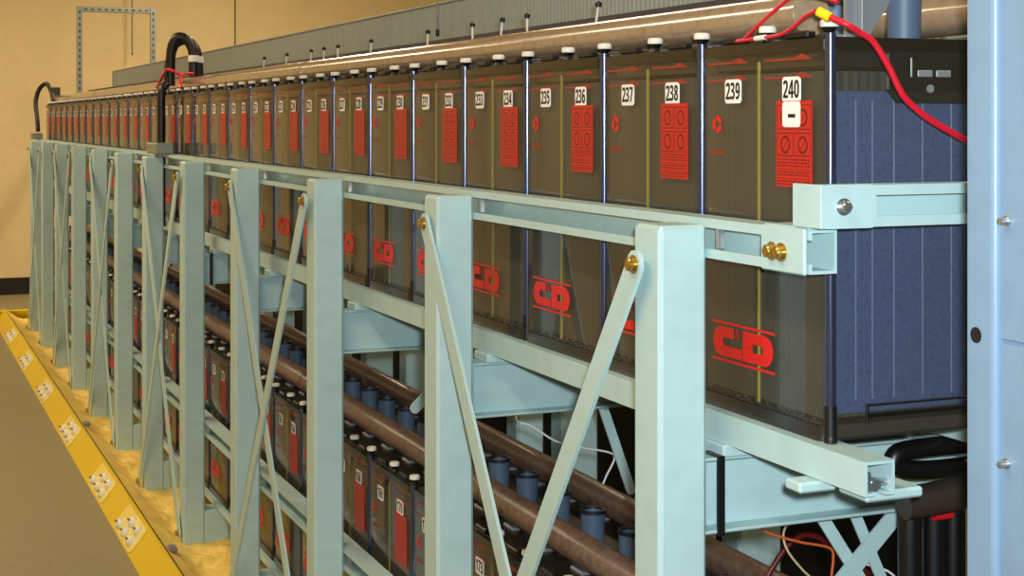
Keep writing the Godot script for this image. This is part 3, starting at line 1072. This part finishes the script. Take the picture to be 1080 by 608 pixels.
func build_cables() -> void:
	# red sense wire hanging in front of the near end jar, with its yellow crimp
	var w := cable("sense_wire", [pos(1.108, 1.634, 1.625), pos(1.122, 1.622, 1.600), pos(1.143, 1.611, 1.598), pos(1.163, 1.599, 1.597), pos(1.185, 1.569, 1.596), pos(1.207, 1.533, 1.596), pos(1.232, 1.512, 1.596), pos(1.259, 1.496, 1.595), pos(1.312, 1.472, 1.595), pos(1.40, 1.44, 1.6)], 0.0042, M.wire_red, "thick red wire hanging across the end of the nearest jar")
	var b := mb()
	b.rod(pos(1.104, 1.639, 1.632), pos(1.113, 1.630, 1.618), 0.0066, 12)
	part("crimp", b.mesh(), M.crimp_yellow, w, "yellow crimp sleeve")
	w = cable("sense_wire", [pos(1.122, 1.612, 1.86), pos(1.118, 1.613, 1.80), pos(1.113, 1.614, 1.74), pos(1.110, 1.622, 1.70), pos(1.108, 1.634, 1.67), pos(1.106, 1.640, 1.642)], 0.0028, M.wire_red, "thin red wire lying on the lid edge beside the tag 240 cell", "thin red wires at the near end")
	b = mb()
	b.rod(pos(1.1185, 1.613, 1.805), pos(1.1160, 1.6134, 1.775), 0.0036, 10)
	part("marker_sleeve", b.mesh(), M.label_white, w, "white marker sleeve")
	cable("sense_wire", [pos(1.122, 1.612, 1.845), pos(1.124, 1.635, 1.80), pos(1.130, 1.652, 1.77), pos(1.138, 1.667, 1.74), pos(1.150, 1.664, 1.70), pos(1.160, 1.655, 1.67)], 0.0026, M.wire_red, "thin red wire looping up over the end of the front tube cover", "thin red wires at the near end")
	# lead plate that ends the string, and the lug on it
	b = mb()
	b.prism(PackedVector2Array([Vector2(0, 0), Vector2(0.034, 0), Vector2(0.046, 0.020), Vector2(0.062, 0.040), Vector2(0.074, 0.062), Vector2(0.080, 0.090), Vector2(0, 0.090)]), 0, 0.008, Transform3D(Basis.IDENTITY, pos(1.193, UP_Y + 0.5225, 1.705)))
	b.box(pos(1.212, UP_Y + 0.5225 + 0.045, 1.692), Vector3(0.004, 0.09, 0.010), 0.001)
	single("terminal_plate", b.mesh(), M.lead, "grey lead end plate standing on the lid of the nearest jar", "plate")
	# heavy black cables low at the right, beside the cabinet
	cable("power_cable", [pos(1.345, 0.30, 1.76), pos(1.345, 0.7, 1.76), pos(1.343, 0.90, 1.76), pos(1.344, 0.945, 1.76)], 0.017, M.cable_black, "left of the three black cables rising beside the cabinet", "black cables rising at the rack end")
	cable("power_cable", [pos(1.382, 0.30, 1.755), pos(1.382, 0.7, 1.755), pos(1.381, 0.90, 1.755), pos(1.381, 0.945, 1.755)], 0.017, M.cable_black, "middle of the three black cables rising beside the cabinet", "black cables rising at the rack end")
	cable("power_cable", [pos(1.419, 0.30, 1.76), pos(1.419, 0.7, 1.76), pos(1.419, 0.90, 1.76), pos(1.419, 0.945, 1.76)], 0.017, M.cable_black, "right of the three black cables rising beside the cabinet", "black cables rising at the rack end")
	cable("power_cable", [pos(1.302, 0.972, 1.72), pos(1.34, 0.975, 1.715), pos(1.40, 0.981, 1.71), pos(1.52, 0.985, 1.71)], 0.023, M.cable_brown, "thick brownish cable lying level under the shelf at the rack end")
	cable("power_cable", [pos(1.50, 0.998, 1.78), pos(1.40, 0.996, 1.785), pos(1.352, 1.001, 1.79), pos(1.338, 1.013, 1.79), pos(1.352, 1.025, 1.79), pos(1.41, 1.028, 1.79), pos(1.50, 1.026, 1.79)], 0.0140, M.cable_black, "black cable bent back on itself in a tight loop under the shelf")
	b = mb()
	b.tube([pos(1.365, 0.944, 1.735), pos(1.395, 0.944, 1.735)], 0.006, 12)
	single("red_tape", b.mesh(), M.tape_red, "scrap of red tape on top of the middle black cable", "tape")
	# thin wires hanging under the near beam
	var tg := "thin wires under the near beam"
	cable("thin_wire", [pos(1.190, 0.912, 1.925), pos(1.222, 0.886, 1.95), pos(1.246, 0.875, 1.95), pos(1.288, 0.861, 1.95), pos(1.339, 0.847, 1.95), pos(1.346, 0.829, 1.95), pos(1.343, 0.803, 1.95), pos(1.34, 0.74, 1.95)], 0.0021, M.wire_orange, "orange wire drooping under the near beam", tg)
	cable("thin_wire", [pos(1.262, 0.914, 1.925), pos(1.264, 0.877, 1.96), pos(1.270, 0.849, 1.96), pos(1.295, 0.818, 1.96), pos(1.317, 0.798, 1.96), pos(1.35, 0.77, 1.96)], 0.0018, M.wire_cream, "cream wire hanging in a curve under the near beam", tg)
	cable("thin_wire", [pos(1.32, 0.916, 1.925), pos(1.335, 0.872, 1.93), pos(1.362, 0.838, 1.93), pos(1.396, 0.820, 1.93), pos(1.432, 0.806, 1.93), pos(1.455, 0.787, 1.93)], 0.0018, M.label_white, "white wire slanting down behind the crossed struts", tg)
	cable("thin_wire", [pos(1.25, 0.76, 2.02), pos(1.31, 0.835, 2.02), pos(1.36, 0.845, 2.02), pos(1.42, 0.80, 2.02), pos(1.47, 0.77, 2.02)], 0.0045, M.wire_maroon, "thick dark red wire arched low behind the crossed struts", tg)
	cable("thin_wire", [pos(1.17, 0.918, 2.78), pos(1.190, 0.892, 2.82), pos(1.221, 0.880, 2.82), pos(1.273, 0.846, 2.82), pos(1.326, 0.829, 2.82), pos(1.395, 0.812, 2.82), pos(1.412, 0.795, 2.83), pos(1.394, 0.762, 2.83), pos(1.386, 0.745, 2.83)], 0.0021, M.label_white, "pale wire slung under the second beam from the near end")
	# red wires lying on the near beam top
	cable("sense_wire", [pos(1.068, 1.0296, 1.90), pos(1.09, 1.030, 1.905), pos(1.13, 1.0296, 1.925), pos(1.2, 1.0296, 1.93)], 0.0026, M.wire_red, "thin red wire lying on top of the near beam")
	# black cables arching over the upper row, far down the rack
	var g := "black cables arching over the upper row"
	cable("power_cable", [pos(1.128, 1.645, 6.42), pos(1.128, 1.72, 6.42), pos(1.132, 1.80, 6.41), pos(1.150, 1.845, 6.40), pos(1.186, 1.842, 6.39), pos(1.212, 1.80, 6.38), pos(1.216, 1.74, 6.37), pos(1.216, 1.683, 6.37)], 0.0205, M.cable_black, "front black cable arching above the jars, its bend nearest the aisle", g)
	cable("power_cable", [pos(1.144, 1.670, 6.55), pos(1.146, 1.74, 6.54), pos(1.165, 1.82, 6.53), pos(1.21, 1.842, 6.51), pos(1.242, 1.81, 6.48), pos(1.254, 1.75, 6.47), pos(1.255, 1.675, 6.46)], 0.0205, M.cable_black, "rear black cable arching above the jars behind the front one", g)
	for q in [[1.216, 6.372], [1.254, 6.468]]:
		b = mb()
		b.rod(pos(q[0], 1.745, q[1]), pos(q[0], 1.772, q[1]), 0.0225, 14)
		single("tape_band", b.mesh(), M.label_white, "white tape band on the %s arching cable" % ["front" if q[1] < 6.4 else "rear"], "tape", "white tape bands")
	cable("sense_wire", [pos(1.112, 1.640, 6.62), pos(1.098, 1.642, 6.56), pos(1.092, 1.655, 6.48), pos(1.098, 1.690, 6.42), pos(1.110, 1.712, 6.36), pos(1.150, 1.690, 6.33), pos(1.160, 1.682, 6.33)], 0.006, M.wire_red, "red wire coiled round the foot of the arching cables")
	cable("sense_wire", [pos(1.120, 1.630, 6.12), pos(1.122, 1.645, 6.16), pos(1.130, 1.665, 6.20), pos(1.150, 1.688, 6.22), pos(1.19, 1.692, 6.24)], 0.006, M.wire_red, "short red wire bent up beside the white tape bands")
	cable("power_cable", [pos(1.104, 1.648, 6.38), pos(1.088, 1.632, 6.366), pos(1.081, 1.60, 6.362), pos(1.081, 1.50, 6.362), pos(1.081, 1.30, 6.362), pos(1.081, 1.06, 6.362)], 0.0175, M.cable_black, "black cable coming down the front of the jars past the saddle box")
	# cables at the far end of the upper row
	cable("power_cable", [pos(1.060, 1.428, 11.40), pos(1.062, 1.53, 11.50), pos(1.058, 1.64, 11.55), pos(1.085, 1.73, 11.55), pos(1.13, 1.765, 11.5), pos(1.16, 1.70, 11.46), pos(1.165, 1.625, 11.4)], 0.016, M.cable_black, "black cable curving down past the far end of the rack")
	b = mb()
	b.box(pos(1.19, 1.675, 11.46), Vector3(0.06, 0.13, 0.03), 0.004)
	single("terminal_box", b.mesh(), M.cable_brown, "small dark box standing on the farthest jar", "box")


func build_small_things() -> void:
	# thin vent sticks standing in the flame arrestors of the upper row
	var g := "thin sticks standing in the vents of the upper jars"
	var picks := [[3, 0], [4, 0], [4, 1], [5, 0], [6, 0], [7, 1], [8, 1], [9, 0], [9, 1], [10, 1], [11, 1]]
	for i in picks.size():
		var d: float = J0 + JW * picks[i][0] + [0.080, 0.242][picks[i][1]]
		var y := UP_Y + 0.5625
		var lean := Vector3(0, 0, rng.randf_range(-0.022, 0.022))
		var b := mb()
		var a := pos(1.30, y, d)
		var c := pos(1.304, y + 0.078, d) + lean
		b.rod(a, c, 0.0026, 8)
		var o := single("vent_stick", b.mesh(), M.cap_white, "thin pale stick with black tip behind the tube cover, %s from the cabinet end" % ORDINALS[i], "stick", g)
		b = mb()
		b.lathe([Vector2(0, -0.004), Vector2(0.006, -0.004), Vector2(0.007, 0.004), Vector2(0, 0.008)], c, 10)
		part("tip", b.mesh(), M.rubber, o)
	# inverted U of slotted strut behind the far end of the rack
	var t := thing("strut_frame", "tall upside-down U of slotted galvanised strut standing beyond the far end of the rack", "frame")
	for x in [1.452, 2.02]:
		var b := mb()
		b.prism(channel(0.041, 0.041, 0.003, 0.008), 0.0, 2.395, Transform3D(Basis(Vector3(0, 0, -1), Vector3(1, 0, 0), Vector3(0, 1, 0)), pos(x - 0.02, 0, 12.26)))
		b.box(pos(x, 1.2, 12.262), Vector3(0.041, 2.39, 0.003), 0.0)
		var u := part("upright", b.mesh(), M.galvanised, t)
		b = mb()
		for i in 46:
			b.box(pos(x, 0.10 + i * 0.05, 12.2603), Vector3(0.010, 0.024, 0.002), 0.0)
		part("slot", b.mesh(), M.slot_black, u)
	var cb := mb()
	cb.box(pos(1.736, 2.372, 12.285), Vector3(0.527, 0.041, 0.041), 0.003)
	var cr := part("crossbar", cb.mesh(), M.galvanised, t)
	cb = mb()
	for i in 10:
		cb.box(pos(1.50 + i * 0.052, 2.372, 12.2642), Vector3(0.024, 0.010, 0.002), 0.0)
	part("slot", cb.mesh(), M.slot_black, cr)
	# two thin pull cords
	for q in [[1.575, 4.363, 1.775, "in front of the ribbed screen"], [2.05, 13.55, 2.09, "in front of the end wall inside the strut frame"]]:
		var b := mb()
		b.rod(pos(q[0], q[2], q[1]), pos(q[0], 3.395, q[1]), 0.003 if q[1] < 5 else 0.008, 6)
		var c := single("pull_cord", b.mesh(), M.galvanised, "thin cord hanging from the ceiling %s" % q[3], "cord")
		b = mb()
		b.lathe([Vector2(0, 0), Vector2(0.006, 0.004), Vector2(0.006, 0.02), Vector2(0, 0.026)], pos(q[0], q[2] - 0.02, q[1]), 10)
		part("pull_knob", b.mesh(), M.rubber, c)


func build_room() -> void:
	var b := mb()
	b.box(Vector3(1.4, -0.1, -5.2), Vector3(8.2, 0.2, 17.6), 0.0)
	struct("floor", b.mesh(), M.floor_vinyl, "worn brown-grey floor of the battery room")
	b = mb()
	b.box(Vector3(1.4, 3.5, -5.2), Vector3(8.2, 0.2, 17.6), 0.0)
	struct("ceiling", b.mesh(), M.ceiling_paint, "pale flat ceiling above the racks")
	b = mb()
	b.box(Vector3(1.4, 1.7, -13.8), Vector3(8.2, 3.4, 0.2), 0.0)
	struct("wall_end", b.mesh(), M.wall_paint, "warm yellow end wall beyond the rack")
	b = mb()
	b.box(Vector3(1.4, 1.7, 3.4), Vector3(8.2, 3.4, 0.2), 0.0)
	struct("wall_rear", b.mesh(), M.wall_paint, "yellow wall behind the viewer")
	b = mb()
	b.box(Vector3(-2.5, 1.7, -5.2), Vector3(0.2, 3.4, 17.0), 0.0)
	struct("wall_left", b.mesh(), M.wall_paint, "yellow wall along the aisle on the left")
	b = mb()
	b.box(Vector3(5.3, 1.7, -5.2), Vector3(0.2, 3.4, 17.0), 0.0)
	struct("wall_right", b.mesh(), M.wall_paint, "yellow wall beyond the second rack on the right")
	b = mb()
	b.box(Vector3(1.4, 0.0725, -13.693), Vector3(7.6, 0.145, 0.012), 0.002)
	struct("baseboard_end", b.mesh(), M.rubber_base, "black rubber baseboard on the end wall", "baseboard")
	b = mb()
	b.box(Vector3(2.99, 1.77, -13.695), Vector3(0.014, 3.25, 0.008), 0.002)
	struct("trim_1", b.mesh(), M.wall_joint, "thin upright joint strip on the end wall", "trim")


func lamp(x: float, d: float, length: float, energy: float, k: int) -> void:
	# a surface-mounted strip light: tray, glowing diffuser and the area light just below it
	var t := thing("ceiling_light", "long fluorescent strip light on the ceiling, %s" % ["over the aisle near", "over the aisle midway", "over the aisle far", "over the rack near", "over the rack midway", "over the rack far"][k], "light", pos(x, 3.4, d), "ceiling strip lights")
	var b := mb()
	b.box(Vector3(0, -0.025, 0), Vector3(0.34, 0.05, length + 0.04), 0.004)
	part("tray", b.mesh(), M.cap_white, t)
	b = mb()
	b.box(Vector3(0, -0.0555, 0), Vector3(0.30, 0.01, length), 0.003)
	part("diffuser", b.mesh(), M.lamp_glow, t)
	var l := AreaLight3D.new()
	l.name = "lamp_glow_light"
	l.area_size = Vector2(0.30, length)
	l.light_color = Color(1.0, 0.90, 0.76)
	l.light_energy = energy
	l.area_range = 30.0
	l.shadow_enabled = true
	l.rotation.x = -PI / 2
	l.position = Vector3(0, -0.065, 0)
	t.add_child(l, true)


func _ready() -> void:
	rng.seed = 4
	var cam := Camera3D.new()
	cam.name = "camera"
	cam.near = 0.05
	cam.far = 100.0
	cam.set_frustum(0.05 * 608.0 / FL, Vector2(0, -0.05 * 177.0 / FL), 0.05, 100.0)
	cam.position = Vector3(0, 1.5, 0)
	cam.rotation.y = -atan(668.0 / FL)
	add_child(cam)
	cam.current = true
	var we := WorldEnvironment.new()
	we.name = "world_environment"
	var env := Environment.new()
	env.background_mode = Environment.BG_COLOR
	env.background_color = Color(0.3, 0.28, 0.24)
	env.tonemap_mode = Environment.TONE_MAPPER_LINEAR
	env.tonemap_exposure = 1.0
	env.sdfgi_enabled = true
	env.ssao_enabled = true
	env.ssil_enabled = true
	we.environment = env
	add_child(we)
	make_materials()
	# the photographer's flash, just above the lens
	var fl := SpotLight3D.new()
	fl.name = "camera_flash"
	fl.position = Vector3(0.05, 1.56, 0.0)
	fl.rotation = Vector3(deg_to_rad(-6), -atan(668.0 / FL), 0)
	fl.spot_angle = 42.0
	fl.spot_range = 40.0
	fl.spot_attenuation = 2.0
	fl.light_color = Color(0.94, 0.98, 1.0)
	fl.light_energy = 5.6
	fl.light_size = 0.03
	fl.shadow_enabled = true
	add_child(fl)
	var k := 0
	for x in [-0.6, 2.6]:
		for d in [1.6, 6.2, 10.8]:
			lamp(x, d, 2.4, [5.6, 7.0, 7.6, 2.8, 4.2, 9.6][k], k)
			k += 1
	build_room()
	build_rack()
	build_jars()
	build_covers()
	build_partition()
	build_cabinet()
	build_curb()
	build_cables()
	build_small_things()
